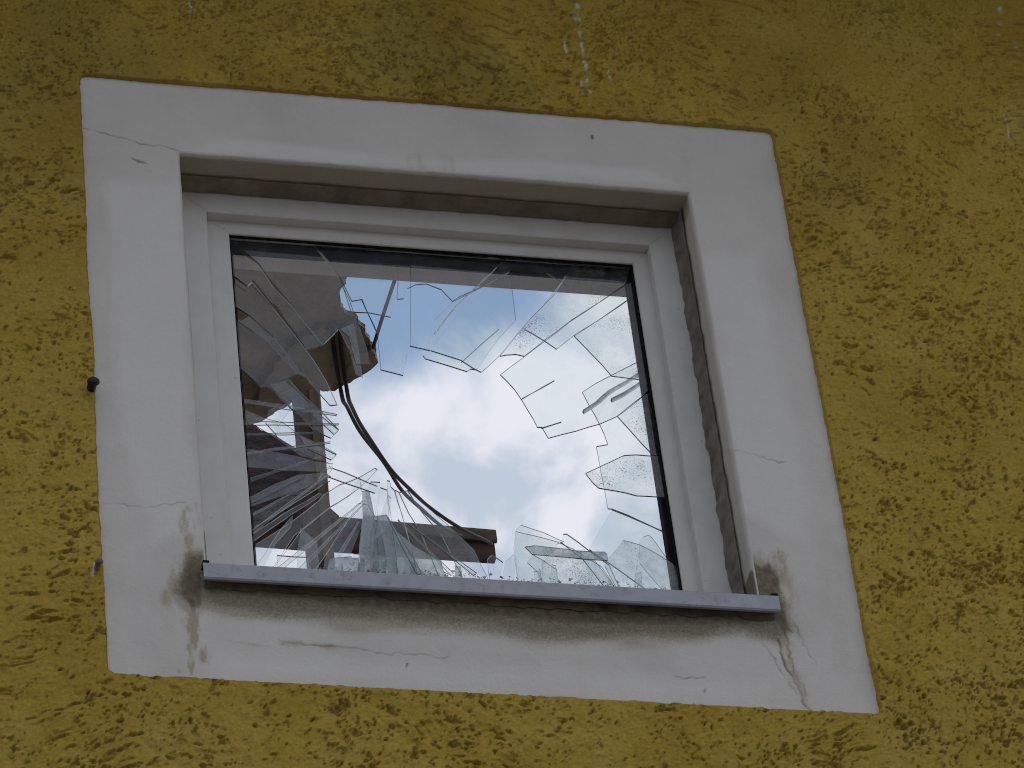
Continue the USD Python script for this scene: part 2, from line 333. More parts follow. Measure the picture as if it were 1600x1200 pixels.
fine = 0.0021
def axis(lo, mlo, flo, fhi, mhi, hi, step, mid, coarse):
    return np.unique(np.round(np.r_[np.arange(lo, mlo, coarse), np.arange(mlo, flo, mid), np.arange(flo, fhi, step), np.arange(fhi, mhi, mid), np.arange(mhi, hi + coarse / 2, coarse), hi], 6))
gx = axis(-4.0, -1.9, -1.0, 1.08, 2.0, 4.0, fine, 0.0075, 0.03)
gz = axis(-6.5, -1.9, -0.98, 1.0, 1.37, 1.37, fine, 0.0075, 0.03)
X, Z = np.meshgrid(gx, gz, indexing='ij')

# distance to the ragged edge of the surround's recess (negative inside)
def recess_sd(X, Z):
    wob = (noise2(X, Z, 5, 3) - 0.5) * 0.008 + (noise2(X, Z, 90, 4, 3) - 0.5) * 0.0055
    r = 0.014
    qx, qz = np.abs(X) - SX + r, np.abs(Z) - SZ + r
    return np.hypot(np.maximum(qx, 0), np.maximum(qz, 0)) + np.minimum(np.maximum(qx, qz), 0) - r + wob
near = (np.abs(X) < SX + 0.1) & (np.abs(Z) < SZ + 0.1)
sdist = np.full(X.shape, 1.0)
sdist[near] = recess_sd(X[near], Z[near])

coat = np.zeros_like(X)                                  # plaster relief, metres towards the street
infine = (X > -1.95) & (X < 2.05) & (Z > -1.95)
coat += (noise2(X, Z, 7, 11, 3) - 0.5) * 0.007
coat += np.where(infine, (noise2(X, Z, 34, 12, 4) - 0.5) * (0.0060 + 0.0035 * np.clip((0.1 - Z) / 0.6, 0, 1)), 0)
coat += np.where(infine, (noise2(X, Z, 150, 13, 3) - 0.5) * 0.0042, 0)
# grooves and pits torn by the coarse grains when the plaster was rubbed
pits = np.zeros_like(X)
def dent(cx, cz, ang, L, w, depth, curve=0.0):
    R = L + 3 * w
    i0, i1 = np.searchsorted(gx, [cx - R, cx + R]); j0, j1 = np.searchsorted(gz, [cz - R, cz + R])
    if i1 - i0 < 2 or j1 - j0 < 2:
        return
    dx = gx[i0:i1, None] - cx; dz = gz[None, j0:j1] - cz
    u = dx * math.cos(ang) + dz * math.sin(ang); v = -dx * math.sin(ang) + dz * math.cos(ang)
    v = v - curve * u * u
    prof = np.exp(-np.maximum(np.abs(u) - L / 2, 0) ** 2 / (w * w) - (v / w) ** 2 * (1 + 1.2 * (u > 0) * u / (L + 1e-6)))
    pits[i0:i1, j0:j1] = np.maximum(pits[i0:i1, j0:j1], depth * prof)
N = 68000
cx = rng.uniform(-1.95, 2.05, N); cz = rng.uniform(-1.95, 1.36, N)
clump = noise2(cx, cz, 7.5, 21, 4)
clump2 = noise2(cx, cz, 26, 22, 2)
prob = np.clip((clump - 0.44) * 4.5, 0.02, 1) * np.clip((clump2 - 0.34) * 3.2, 0.03, 1)
prob *= np.where(cz > 0.55, 1.5, 1.0)
ok = rng.random(N) < prob * 0.16
out = (np.abs(cx) > SX - 0.02) | (np.abs(cz) > SZ - 0.02)
swirl = (noise2(cx, cz, 3.2, 23, 2) - 0.5) * 7.0 - 0.25
for i in np.nonzero(ok & out)[0]:
    big = rng.random()
    L = rng.uniform(0.002, 0.011) if big < 0.8 else rng.uniform(0.011, 0.028)
    w = rng.uniform(0.0012, 0.0024) if big < 0.8 else rng.uniform(0.0017, 0.0032)
    dent(cx[i], cz[i], swirl[i] + rng.normal(0, 0.55), L, w, rng.uniform(0.003, 0.0075), rng.normal(0, 22))
# arcs left by the trowel: grains dragged along a curve
for _ in range(70):
    ax_, az_ = rng.uniform(-1.9, 2.0), rng.uniform(-1.9, 1.3)
    if abs(ax_) < SX - 0.03 and abs(az_) < SZ - 0.03:
        continue
    rr, t0, sw = rng.uniform(0.025, 0.075), rng.uniform(0, 6.28), rng.uniform(0.8, 2.6)
    t = t0
    while t < t0 + sw:
        x_, z_ = ax_ + rr * math.cos(t) * 1.2, az_ + rr * math.sin(t)
        if rng.random() < 0.7:
            dent(x_ + rng.normal(0, 0.0015), z_ + rng.normal(0, 0.0015), t + math.pi / 2 + rng.normal(0, 0.3), rng.uniform(0.002, 0.010), rng.uniform(0.0012, 0.0026), rng.uniform(0.002, 0.006))
        t += rng.uniform(0.004, 0.016) / rr
rag = np.clip((noise2(X, Z, 150, 24, 2) - 0.30) * 2.6, 0, 1.3)
pits = np.where(pits > 0.0002, pits * rag, pits)
xs, zs = X[infine], Z[infine]
wx = (noise2(xs, zs, 5, 61, 2) - 0.5) * 0.07 + (noise2(xs, zs, 19, 62, 2) - 0.5) * 0.04
wz = (noise2(xs, zs, 5, 63, 2) - 0.5) * 0.07 + (noise2(xs, zs, 19, 64, 2) - 0.5) * 0.04
clump = noise2(xs, zs, 6.0, 21, 4) * 0.62 + noise2(xs, zs, 23, 65, 3) * 0.38
rot = 0.5 * np.sin((noise2(xs, zs, 2.2, 69, 2) - 0.5) * 9)
qx, qz = xs + wx + rot * zs * 0.25, zs + wz - rot * 0.05
def grains(fx, fz, sd):
    return sum(w * meshkit.noise(np.stack([qx * fx * k, qz * fz * k, np.full_like(xs, 0.3 + k)], -1), sd + int(k)) for w, k in ((0.38, 1), (0.30, 1.9), (0.20, 3.3), (0.12, 5.1)))
torn = grains(135, 175, 66)
coarse = grains(62, 92, 166)
fleck = noise2(xs + wx, zs + wz, 210, 67, 2)
low = np.clip((0.15 - zs) / 0.7, 0, 1)
thr = 0.832 - 0.46 * clump - 0.022 * low - 0.03 * np.clip((zs - 0.3) / 0.6, -1, 1)
a = np.clip((torn - thr) / 0.06, 0, 1); a = a * a * (3 - 2 * a)
ac = np.clip((coarse - (0.897 - 0.015 * low - 0.48 * clump)) / 0.06, 0, 1); ac = ac * ac * (3 - 2 * ac)
b = np.clip((fleck - (0.99 - 0.50 * clump)) / 0.10, 0, 1)
a = np.maximum(a * 0.72, ac)
extra = (0.0048 + 0.0010 * low) * a * (0.45 + 1.1 * noise2(xs, zs, 120, 68, 2)) + 0.0026 * b
pits[infine] = np.maximum(pits[infine] * 0.9, extra)
coat[infine] += 0.0016 * np.clip((torn - thr + 0.10) / 0.10, 0, 1) * (1 - a)
coat -= pits
dark_tone = np.clip((noise2(X, Z, 3.0, 31, 4) - 0.42) * 2.0, 0, 0.32) * np.clip(0.35 + 1.3 * (Z - 0.1), 0.25, 1.0)  # patchy darker tone, stronger towards the top
dark_tone = np.clip(dark_tone + np.clip(pits / 0.005, 0, 1) * 0.26 * noise2(X, Z, 40, 32, 2) * 1.6, 0, 0.8)  # darker again with the depth of the pits
# white bird droppings running down from above
drop = np.zeros_like(X)
def dropping(path, w):
    pts = np.array([at(px, py, -0.008)[[0, 2]] - [0, ZW] for px, py in path])
    ls = LineString(pts)
    bx0, bz0, bx1, bz1 = ls.buffer(0.03).bounds
    i0, i1 = np.searchsorted(gx, [bx0, bx1]); j0, j1 = np.searchsorted(gz, [bz0, bz1])
    if i1 - i0 < 2 or j1 - j0 < 2:
        return
    xx, zz = X[i0:i1, j0:j1], Z[i0:i1, j0:j1]
    d = shapely.distance(shapely.points(xx.ravel() + (noise2(xx, zz, 90, 5, 2).ravel() - 0.5) * 0.010, zz.ravel()), ls).reshape(xx.shape)
    k = np.clip((w - d) / 0.0016, 0, 1) * np.clip((noise2(xx, zz, 75, 6, 3) - 0.43) * 9, 0, 1)
    drop[i0:i1, j0:j1] = np.maximum(drop[i0:i1, j0:j1], 0.75 * k)
dropping([(899, -20), (903, 15), (906, 40), (909, 70), (914, 95), (918, 120), (922, 165)], 0.0034)
dropping([(896, 18), (899, 30)], 0.003)
dropping([(882, 62), (885, 82)], 0.003)
dropping([(909, 128), (912, 146)], 0.003)
dropping([(949, 105), (954, 125)], 0.0026)
dropping([(295, -10), (298, 10), (296, 24)], 0.003)
dropping([(1561, -10), (1564, 40), (1558, 62)], 0.0026)
dropping([(1587, 60), (1590, 90)], 0.002)
dropping([(1570, 180), (1577, 215)], 0.002)
dropping([(148, 880), (144, 900)], 0.003)

tt = np.clip((sdist + 0.0020) / 0.0028, 0, 1)
yl = 0.005 + tt * (-0.0125 - coat * np.clip(sdist / 0.004, 0.2, 1))
cell = lambda a: np.maximum(np.maximum(a[:-1, :-1], a[1:, :-1]), np.maximum(a[:-1, 1:], a[1:, 1:]))
keep = cell(sdist) > -0.006
V = np.stack([X, yl, Z + ZW], -1).reshape(-1, 3)
f = grid_faces(keep, len(gx), len(gz))
v, f, g_, d_ = compact(V, f, dark_tone.ravel(), drop.ravel())
obj('rough_plaster', (v, f), M['plaster'], facade, smooth=True, attrs={'dark_tone': g_, 'dropping': d_}, label='rough yellow plaster with torn grooves and pits')
del V, X, Z, coat, pits, dark_tone, drop, yl, near, infine, rag

# masonry behind the plaster: a slab with the window hole
hole_p = shapely.box(-0.475, -0.50, 0.475, 0.502)
core = trimesh.creation.extrude_polygon(shapely.box(-4.0, -6.49, 4.0, 1.37).difference(hole_p), 0.20, engine='earcut')
core.apply_transform(np.array([[1, 0, 0, 0], [0, 0, 1, 0.1], [0, 1, 0, ZW], [0, 0, 0, 1.0]])); core.invert()
obj('masonry', core, M['masonry'], facade, smooth=False)
added_eave = trimesh.creation.extrude_polygon(Polygon([(-0.55, 1.36), (0.32, 1.385), (0.32, 1.80), (-0.55, 1.50)]), 8.0, engine='earcut')  # unseen eave, added to keep sky light off the wall top
added_eave.apply_transform(np.array([[0, 0, 1, -4.0], [1, 0, 0, 0], [0, 1, 0, ZW], [0, 0, 0, 1.0]]))
obj('added_eave', added_eave, M['added_eave'], facade, smooth=False)

# white surround -----------------------------------------------------
st = 0.0017
ax = np.r_[-SX - 0.015:OX0 - 0.006:st, np.linspace(OX0 - 0.006, OX1 + 0.006, 500), np.arange(OX1 + 0.006 + st, SX + 0.015, st)]
az = np.r_[-SZ - 0.015:OZ0:st, np.linspace(OZ0, OZ1 + 0.006, 560), np.arange(OZ1 + 0.006 + st, SZ + 0.015, st)]
X, Z = np.meshgrid(ax, az, indexing='ij')
w2 = lambda px, py, Y=0.0: at(px, py, Y)[[0, 2]] - [0, ZW]
relief = (noise2(X, Z, 5, 41, 3) - 0.5) * 0.004 + (noise2(X, Z, 28, 42, 4) - 0.5) * 0.0013
od = np.maximum(np.maximum(OX0 - X, X - OX1), np.maximum(OZ0 - Z, Z - OZ1))
relief *= np.clip((od - 0.006) / 0.02, 0, 1)
stain = np.zeros_like(X); algae_and_shade = np.zeros_like(X); fresh = np.zeros_like(X); crack = np.zeros_like(X)
def poly_px(pts, a=0.01):
    return Polygon([w2(*p) for p in pts])
def soft(poly, feather, seed, amp, scale=22, streak=1.0):
    """1 inside the polygon, fading over the feather, broken up by noise."""
    b = poly.buffer(feather * 2.5).bounds
    i0, i1 = np.searchsorted(ax, [b[0], b[2]]); j0, j1 = np.searchsorted(az, [b[1], b[3]])
    xx, zz = X[i0:i1, j0:j1], Z[i0:i1, j0:j1]
    P = shapely.points(xx.ravel(), zz.ravel())
    shapely.prepare(poly)
    d = np.where(shapely.contains(poly, P), -1, 1) * shapely.distance(P, poly.exterior)
    d = d.reshape(xx.shape) + (noise2(xx / streak, zz, scale, seed, 5) - 0.5) * amp
    return (slice(i0, i1), slice(j0, j1)), np.clip(0.5 - d / (2 * feather), 0, 1)
def put(field, res, k):
    s, a = res
    field[s] = np.maximum(field[s], a * k)
# dark damp stain under the sill and at both its ends
under = poly_px([(300, 880), (318, 895), (1222, 945), (1230, 975), (1212, 996), (1160, 984), (1128, 986), (1085, 998), (950, 998), (850, 996), (740, 980), (640, 978), (550, 968), (450, 960), (340, 950), (280, 925)])
put(stain, soft(under, 0.013, 51, 0.050, 30, 3.5), 0.55)
put(stain, soft(poly_px([(320, 895), (1222, 945), (1222, 972), (1100, 982), (900, 975), (640, 960), (420, 940), (322, 930)]), 0.014, 50, 0.03, 25, 3.0), 1.0)
put(algae_and_shade, soft(under.buffer(0.014), 0.014, 52, 0.07, 30, 3.5), 0.55)
left = poly_px([(318, 868), (320, 930), (300, 948), (275, 930), (268, 925), (288, 895), (296, 868)])
put(stain, soft(left, 0.008, 53, 0.045, 16, 0.4), 0.85)
put(algae_and_shade, soft(left.buffer(0.012), 0.012, 54, 0.08, 22, 0.35), 0.6)
put(algae_and_shade, soft(poly_px([(283, 800), (293, 795), (303, 870), (285, 880)]), 0.014, 55, 0.12, 30, 0.3), 0.55)
put(algae_and_shade, soft(poly_px([(292, 940), (305, 950), (312, 1030), (300, 1040)]), 0.010, 56, 0.09, 30, 0.3), 0.7)
right = poly_px([(1166, 868), (1180, 880), (1190, 890), (1200, 885), (1216, 905), (1232, 960), (1236, 985), (1220, 995), (1180, 930), (1160, 900)])
put(stain, soft(right, 0.008, 57, 0.045, 16, 0.4), 0.85)
put(algae_and_shade, soft(right.buffer(0.014), 0.012, 58, 0.08, 22, 0.35), 0.6)
put(algae_and_shade, soft(poly_px([(1200, 865), (1212, 870), (1215, 900), (1200, 895)]), 0.010, 59, 0.09, 25, 0.35), 0.7)
put(algae_and_shade, soft(poly_px([(1222, 985), (1232, 985), (1240, 1030), (1262, 1085), (1258, 1110), (1240, 1060), (1222, 1020)]), 0.010, 60, 0.05, 40), 0.5)
put(algae_and_shade, soft(poly_px([(440, 1001), (520, 1005), (555, 1014), (520, 1013), (440, 1006)]), 0.006, 61, 0.03, 30), 0.55)
put(algae_and_shade, soft(poly_px([(350, 1000), (390, 1003), (440, 1012), (390, 1010)]), 0.004, 62, 0.02, 30), 0.5)
for k, (px, y0, y1, ww) in enumerate([(1070, 196, 312, 6), (638, 246, 270, 3), (655, 240, 272, 3), (693, 243, 272, 3), (705, 248, 270, 2), (1062, 240, 300, 4), (1152, 1055, 1095, 3), (1178, 1060, 1100, 3), (1205, 1065, 1105, 3), (1148, 690, 860, 4), (1310, 850, 1040, 8), (1290, 820, 960, 5), (262, 960, 1040, 6), (700, 1010, 1060, 4), (905, 1030, 1085, 4), (1060, 1050, 1090, 3)]):
    put(algae_and_shade, soft(poly_px([(px - ww, y0), (px + ww, y0), (px + ww + 4, y1), (px - ww + 4, y1)]), 0.010, 64 + k, 0.03, 25), 0.17 if k not in (1, 2, 3, 4) else 0.45)
put(stain, soft(poly_px([(203, 246), (218, 250), (232, 256), (215, 254)]), 0.002, 90, 0.006, 60), 0.55)
put(stain, soft(poly_px([(923, 211), (927, 211), (927, 218), (924, 218)]), 0.0015, 91, 0.002, 60), 0.9)
put(stain, soft(poly_px([(635, 1036), (638, 1036), (636, 1042), (634, 1042)]), 0.0015, 91, 0.002, 60), 0.9)
put(stain, soft(poly_px([(1098, 1078), (1104, 1076), (1103, 1083), (1098, 1084)]), 0.002, 92, 0.004, 60), 0.5)
# freshly painted patches
put(fresh, soft(poly_px([(172, 288), (286, 288), (310, 830), (240, 850), (175, 600)]), 0.012, 93, 0.05, 9), 0.75)
put(fresh, soft(poly_px([(350, 212), (520, 235), (640, 245), (1010, 262), (1060, 290), (285, 238)]), 0.007, 94, 0.03, 12), 0.8)
put(fresh, soft(poly_px([(1100, 400), (1185, 390), (1250, 700), (1260, 850), (1160, 800)]), 0.014, 95, 0.05, 9), 0.7)
put(fresh, soft(poly_px([(330, 1020), (800, 1040), (1200, 1075), (1190, 1100), (330, 1055)]), 0.014, 96, 0.05, 9), 0.6)
# mould specks
sp = noise2(X, Z, 130, 97, 2)
stain = np.maximum(stain, np.clip((sp - 0.865) * 14, 0, 0.55) * (noise2(X, Z, 4, 98, 2) > 0.5))
# cracks
def fracture(pts, w=0.0011, depth=0.002, jit=0.004, k=0.85):
    P = [w2(*p) for p in pts]
    for _ in range(3):
        Q = [P[0]]
        for a, b in zip(P[:-1], P[1:]):
            n = np.array([a[1] - b[1], b[0] - a[0]]); L = np.linalg.norm(n) + 1e-9
            Q += [(a + b) / 2 + n / L * rng.normal(0, 0.12) * min(L, jit * 5), b]
        P = Q
    ls = LineString(P)
    b = ls.buffer(0.012).bounds
    i0, i1 = np.searchsorted(ax, [b[0], b[2]]); j0, j1 = np.searchsorted(az, [b[1], b[3]])
    xx, zz = X[i0:i1, j0:j1], Z[i0:i1, j0:j1]
    d = shapely.distance(shapely.points(xx.ravel(), zz.ravel()), ls).reshape(xx.shape)
    c = np.exp(-(d / w) ** 2) * np.clip(0.25 + 1.6 * (noise2(xx, zz, 60, 99, 2) - 0.25), 0.15, 1)
    crack[i0:i1, j0:j1] = np.maximum(crack[i0:i1, j0:j1], k * c)
    relief[i0:i1, j0:j1] -= depth * c
fracture([(131, 200), (150, 204), (183, 214), (205, 219), (228, 226), (250, 226), (268, 232), (284, 239)], k=0.7)
fracture([(1148, 704), (1165, 708), (1180, 712), (1200, 719), (1215, 723), (1226, 722)], k=0.35, w=0.0013)
fracture([(1216, 1000), (1222, 1022), (1226, 1036), (1235, 1052), (1242, 1066), (1250, 1080), (1256, 1100), (1270, 1112)], w=0.0016, k=0.9, depth=0.003)
fracture([(1226, 985), (1230, 1010), (1238, 1030), (1246, 1062), (1258, 1085)], w=0.0012, k=0.7)
fracture([(1188, 1003), (1200, 1016), (1212, 1035), (1225, 1055), (1245, 1085)], w=0.001, k=0.4)
fracture([(1240, 975), (1255, 1000), (1268, 1028), (1275, 1040)], w=0.001, k=0.25)
fracture([(160, 786), (200, 792), (240, 792), (290, 785)], w=0.001, k=0.16)
fracture([(1055, 1058), (1075, 1060), (1100, 1059)], w=0.001, k=0.5)
fracture([(450, 1003), (520, 1009), (580, 1018), (640, 1022), (700, 1026)], w=0.0012, k=0.25)
inside = (X > OX0 - 0.006 - 1e-6) & (X < OX1 + 0.006 + 1e-6) & (Z > OZ0 - 1e-6) & (Z < OZ1 + 0.006 + 1e-6)
allin = inside[:-1, :-1] & inside[1:, :-1] & inside[:-1, 1:] & inside[1:, 1:]
V = np.stack([X, -relief, Z + ZW], -1).reshape(-1, 3)
f = grid_faces(~allin, len(ax), len(az))
fv, ff, a1, a2, a3, a4 = compact(V, f, stain.ravel(), algae_and_shade.ravel(), fresh.ravel(), crack.ravel())
# rounded inner edge and reveal, swept round the opening (left jamb, head, right jamb, bottom)
prof = np.array([(0.006, 0.0), (0.0042, 0.0003), (0.002, 0.0016), (0.0004, 0.005), (0, 0.010), (0, 0.025), (0, 0.05), (-0.0005, 0.075), (0, 0.10)])
def per(u):
    x0, x1, z0, z1 = OX0 - u, OX1 + u, OZ0 - u, OZ1 + u
    n = 320
    s = np.linspace(0, 1, n, endpoint=False)[:, None]
    c = [np.array(p) for p in ((x0, z0), (x0, z1), (x1, z1), (x1, z0))]
    return np.vstack([c[i] + (c[(i + 1) % 4] - c[i]) * s for i in range(4)])
rings = []
for u, y in prof:
    q = per(u)
    wob = (noise2(q[:, 0], q[:, 1], 25, 43, 3) - 0.5) * 0.004 * (1 if y > 0.001 else 0.0)
    ctr = np.array([(OX0 + OX1) / 2, (OZ0 + OZ1) / 2])
    nd = (q - ctr) / np.linalg.norm(q - ctr, axis=1, keepdims=True)
    q = q + nd * wob[:, None]
    rings.append(np.stack([q[:, 0], np.full(len(q), y), q[:, 1] + ZW], 1))
n = len(rings[0])
rv = np.vstack(rings)
i = np.arange(n); j = (i + 1) % n
rf = np.vstack([np.vstack([np.stack([k * n + i, (k + 1) * n + i, (k + 1) * n + j], 1), np.stack([k * n + i, (k + 1) * n + j, k * n + j], 1)]) for k in range(len(prof) - 1)])
rst = np.zeros(len(rv))
rst = np.clip((-0.345 - (rv[:, 2] - ZW) + (noise2(rv[:, 0] + rv[:, 1], rv[:, 2], 25, 44, 4) - 0.5) * 0.09) / 0.02, 0, 0.8) * (rv[:, 1] > 0.001)
reveal_shade = np.where(rv[:, 1] > 0.006, np.where(rv[:, 2] - ZW > 0.45, 0.62, 0.2) + 0.3 * np.clip(noise2(rv[:, 0], rv[:, 1] * 6, 8, 45, 3) - 0.45, 0, 1), 0.05)  # brown bounce-lit shade of the head soffit, put into the colour
z0 = np.zeros(len(rv))
obj('window_surround', (np.vstack([fv, rv]), np.vstack([ff, rf + len(fv)])), M['surround'], facade, smooth=40,
    label='smooth white painted plaster band, damp stained below the sill') if False else None
sm_v, sm_f = np.vstack([fv, rv]), np.vstack([ff, rf + len(fv)])
obj('window_surround', (sm_v, sm_f), M['surround'], facade, smooth=True,
    attrs={'stain': np.r_[a1, rst], 'algae_and_shade': np.r_[a2, reveal_shade], 'fresh_paint': np.r_[a3, z0], 'crack': np.r_[a4, z0]},
    label='smooth white painted plaster band, damp stained below the sill')
del V, X, Z, relief, stain, algae_and_shade, fresh, crack

# mortar smeared into the corner between reveal and frame: along the head and down the right jamb
def fillet(P0, P1, edge_a, edge_b, seed, n=220, amp=0.006):
    """A rough ribbon between two edges; P0, P1 the ends of the corner line; edge_a, edge_b offsets of its two edges."""
    s = np.linspace(0, 1, n)
    base = P0 + (P1 - P0) * s[:, None]
    q = np.stack([s * 40, np.zeros(n), np.zeros(n)], 1)
    na = (meshkit.fbm(q, 4, seed) - 0.5) * 2; nb = (meshkit.fbm(q, 4, seed + 50) - 0.5) * 2
    rows = []
    for t in np.linspace(0, 1, 8):
        off = edge_a * (1 - t) + edge_b * t
        jit = (edge_a / np.linalg.norm(edge_a)) * (na * amp * (1 - t))[:, None] + (edge_b / np.linalg.norm(edge_b)) * (nb * amp * t)[:, None]
        rows.append(base + off + jit + (meshkit.fbm(q * 3 + t * 2, 3, seed + 9)[:, None] - 0.5) * 0.0018)
    V = np.stack(rows, 1).reshape(-1, 3)
    ii, jj = np.meshgrid(np.arange(n - 1), np.arange(7), indexing='ij')
    a = (ii * 8 + jj).ravel(); b = a + 8
    return V, np.vstack([np.stack([a, b, b + 1], 1), np.stack([a, b + 1, a + 1], 1)])
obj('mortar_joint', fillet(np.array([OX0, 0.0845, OZ1 + ZW - 0.0005]), np.array([OX1, 0.0845, OZ1 + ZW - 0.0005]), np.array([0, -0.036, -0.0035]), np.array([0, -0.001, -0.008]), 71, amp=0.0016), M['mortar'], facade, smooth=True, label='brown mortar line along the head of the opening')
obj('mortar_joint', fillet(np.array([OX1 - 0.0005, 0.0845, OZ1 + ZW]), np.array([OX1 - 0.0005, 0.0845, OZ0 + ZW]), np.array([-0.0035, -0.044, 0]), np.array([-0.011, -0.001, 0]), 75, amp=0.004), M['grey_mortar'], facade, smooth=True, label='grey ragged mortar line down the right jamb')
# two iron wall hooks at the left edge of the band
def stud(px, py, s):
    c = at(px, py, -0.012)
    a = trimesh.creation.cylinder(0.0075 * s, 0.03, sections=6); a.apply_transform(trimesh.transformations.rotation_matrix(math.pi / 2, [1, 0, 0]))
    b = trimesh.creation.icosphere(2, 0.009 * s); b.apply_scale([1.15, 0.8, 0.95]); b.apply_translation([0.001, -0.014, 0.0])
    h = trimesh.util.concatenate([a, b]); h.apply_translation(c)
    return h
obj('iron_stud', stud(143, 605, 1.0), M['black_metal'], facade, label='black iron stud at the left edge of the white band')
obj('iron_stud', stud(152, 886, 0.62), M['grey_mortar'], facade, label='small grey stud low on the left edge of the white band')

# ------------------------------------------------------------------ the window
window = thing('broken_window', None, label='white plastic window with smashed double glazing and grey metal sill', category='window')
def ring(name, outer, inner, prof, material, parent, gap=0.0003, labels=None):
    """Four mitred rails. outer, inner: (x0, x1, z0, z1); prof: points (t from outer 0 to inner 1, y)."""
    o, q = np.array(outer, float), np.array(inner, float)
    prof = list(prof)
    def corners(t):
        x0, x1, z0, z1 = o + (q - o) * t
        return [np.array(p) for p in ((x0, z1), (x1, z1), (x1, z0), (x0, z0))]
    for k in range(4):
        A, B = [], []
        for t, y in prof:
            c = corners(t); a, b = c[k], c[(k + 1) % 4]
            d = (b - a) / np.linalg.norm(b - a)
            a, b = a + d * gap, b - d * gap
            A.append([a[0], y, a[1] + ZW]); B.append([b[0], y, b[1] + ZW])
        n = len(prof); V = np.array(A + B)
        F = []
        for i in range(n):
            j = (i + 1) % n
            F += [[i, j, n + j], [i, n + j, n + i]]
        tri = shapely.constrained_delaunay_triangles if False else None
        for i in range(1, n - 1):
            F += [[0, i + 1, i], [n, n + i, n + i + 1]]
        mm = trimesh.Trimesh(V, F, process=False)
        mm.fix_normals()
        obj(name, mm, material, parent, smooth=False, label=(labels or {}).get(k))
FR_O, FR_I = (-0.449, 0.443, -0.4735, 0.4785), (-0.395, 0.390, -0.428, 0.432)
ring('frame_rail', FR_O, FR_I, [(0, 0.0855), (0.95, 0.0850), (1, 0.0875), (1, 0.150), (0, 0.150)], M['plastic'], window, labels={0: 'top rail of the outer frame, streaked with dirt'})
SA_O, SA_I = (-0.412, 0.407, -0.446, 0.4485), (-0.3535, 0.3625, -0.398, 0.405)
ring('sash_rail', SA_O, SA_I, [(0, 0.1075), (0.92, 0.1070), (0.985, 0.1085), (1, 0.1105), (1, 0.1195), (0.93, 0.121), (0.93, 0.165), (0, 0.165)], M['plastic'], window)
ins = lambda r, a: (r[0] + a, r[1] - a, r[2] + a, r[3] - a)
ring('gasket', ins(SA_I, -0.003), ins(SA_I, 0.0035), [(0, 0.1125), (0.8, 0.1120), (1, 0.116), (0, 0.1195)], M['rubber'], window)
ring('spacer_bar', ins(SA_I, -0.0035), ins(SA_I, 0.0085), [(0, 0.1275), (0.95, 0.1275), (1, 0.1290), (1, 0.1395), (0.95, 0.141), (0, 0.141)], M['spacer'], window)
ring('inner_gasket', ins(SA_I, -0.0035), ins(SA_I, 0.005), [(0, 0.147), (0.9, 0.147), (1, 0.150), (1, 0.156), (0, 0.158)], M['rubber'], window)
# sheet metal sill with a folded lip and turned-up ends
def sheet(path, x0, x1, th=0.0016):
    ls = LineString(path).buffer(th / 2, cap_style='flat', join_style='mitre')
    e = trimesh.creation.extrude_polygon(ls, x1 - x0, engine='earcut')
    e.apply_transform(np.array([[0, 0, 1, x0], [1, 0, 0, 0], [0, 1, 0, ZW], [0, 0, 0, 1.0]]))
    return e
LIP = -0.021
XS0, XS1 = at(318, 892, LIP)[0], at(1218, 942, LIP)[0]
zt = (at(500, 890.5, LIP)[2] + at(1000, 917.5, LIP)[2]) / 2 - ZW
zb = (at(500, 914.5, LIP)[2] + at(1000, 939.5, LIP)[2]) / 2 - ZW
obj('window_sill', sheet([(0.0845, -0.405), (0.0835, zt + 0.018), (LIP + 0.0015, zt), (LIP, zt - 0.0018), (LIP, zb + 0.002), (LIP + 0.0018, zb), (LIP + 0.009, zb + 0.002)], XS0, XS1), M['zinc'], window, smooth=False, label='blue-grey sheet metal sill with folded lip, flecked with rust')
for x, s in ((XS0, 1), (XS1, -1)):
    e = trimesh.creation.extrude_polygon(Polygon([(LIP + 0.001, zt - 0.001), (LIP + 0.001, zt + 0.006), (0.03, zt + 0.014), (0.03, zt + 0.006)]), 0.010, engine='earcut')
    e.apply_transform(np.array([[0, 0, 1, x + (0.0003 if s > 0 else -0.0103)], [1, 0, 0, 0], [0, 1, 0, ZW], [0, 0, 0, 1.0]]))
    obj('end_cap', e, M['spacer'], window, smooth=False)
obj('mortar_bed', fillet(np.array([XS0 + 0.004, 0.0, ZW + zt - 0.006]), np.array([XS1 - 0.006, 0.0, ZW + zt - 0.006]), np.array([0, -0.015, -0.002]), np.array([0, -0.0015, -0.030]), 81, amp=0.006), M['damp_mortar'], facade, smooth=True, label='dark damp mortar squeezed out under the metal sill')

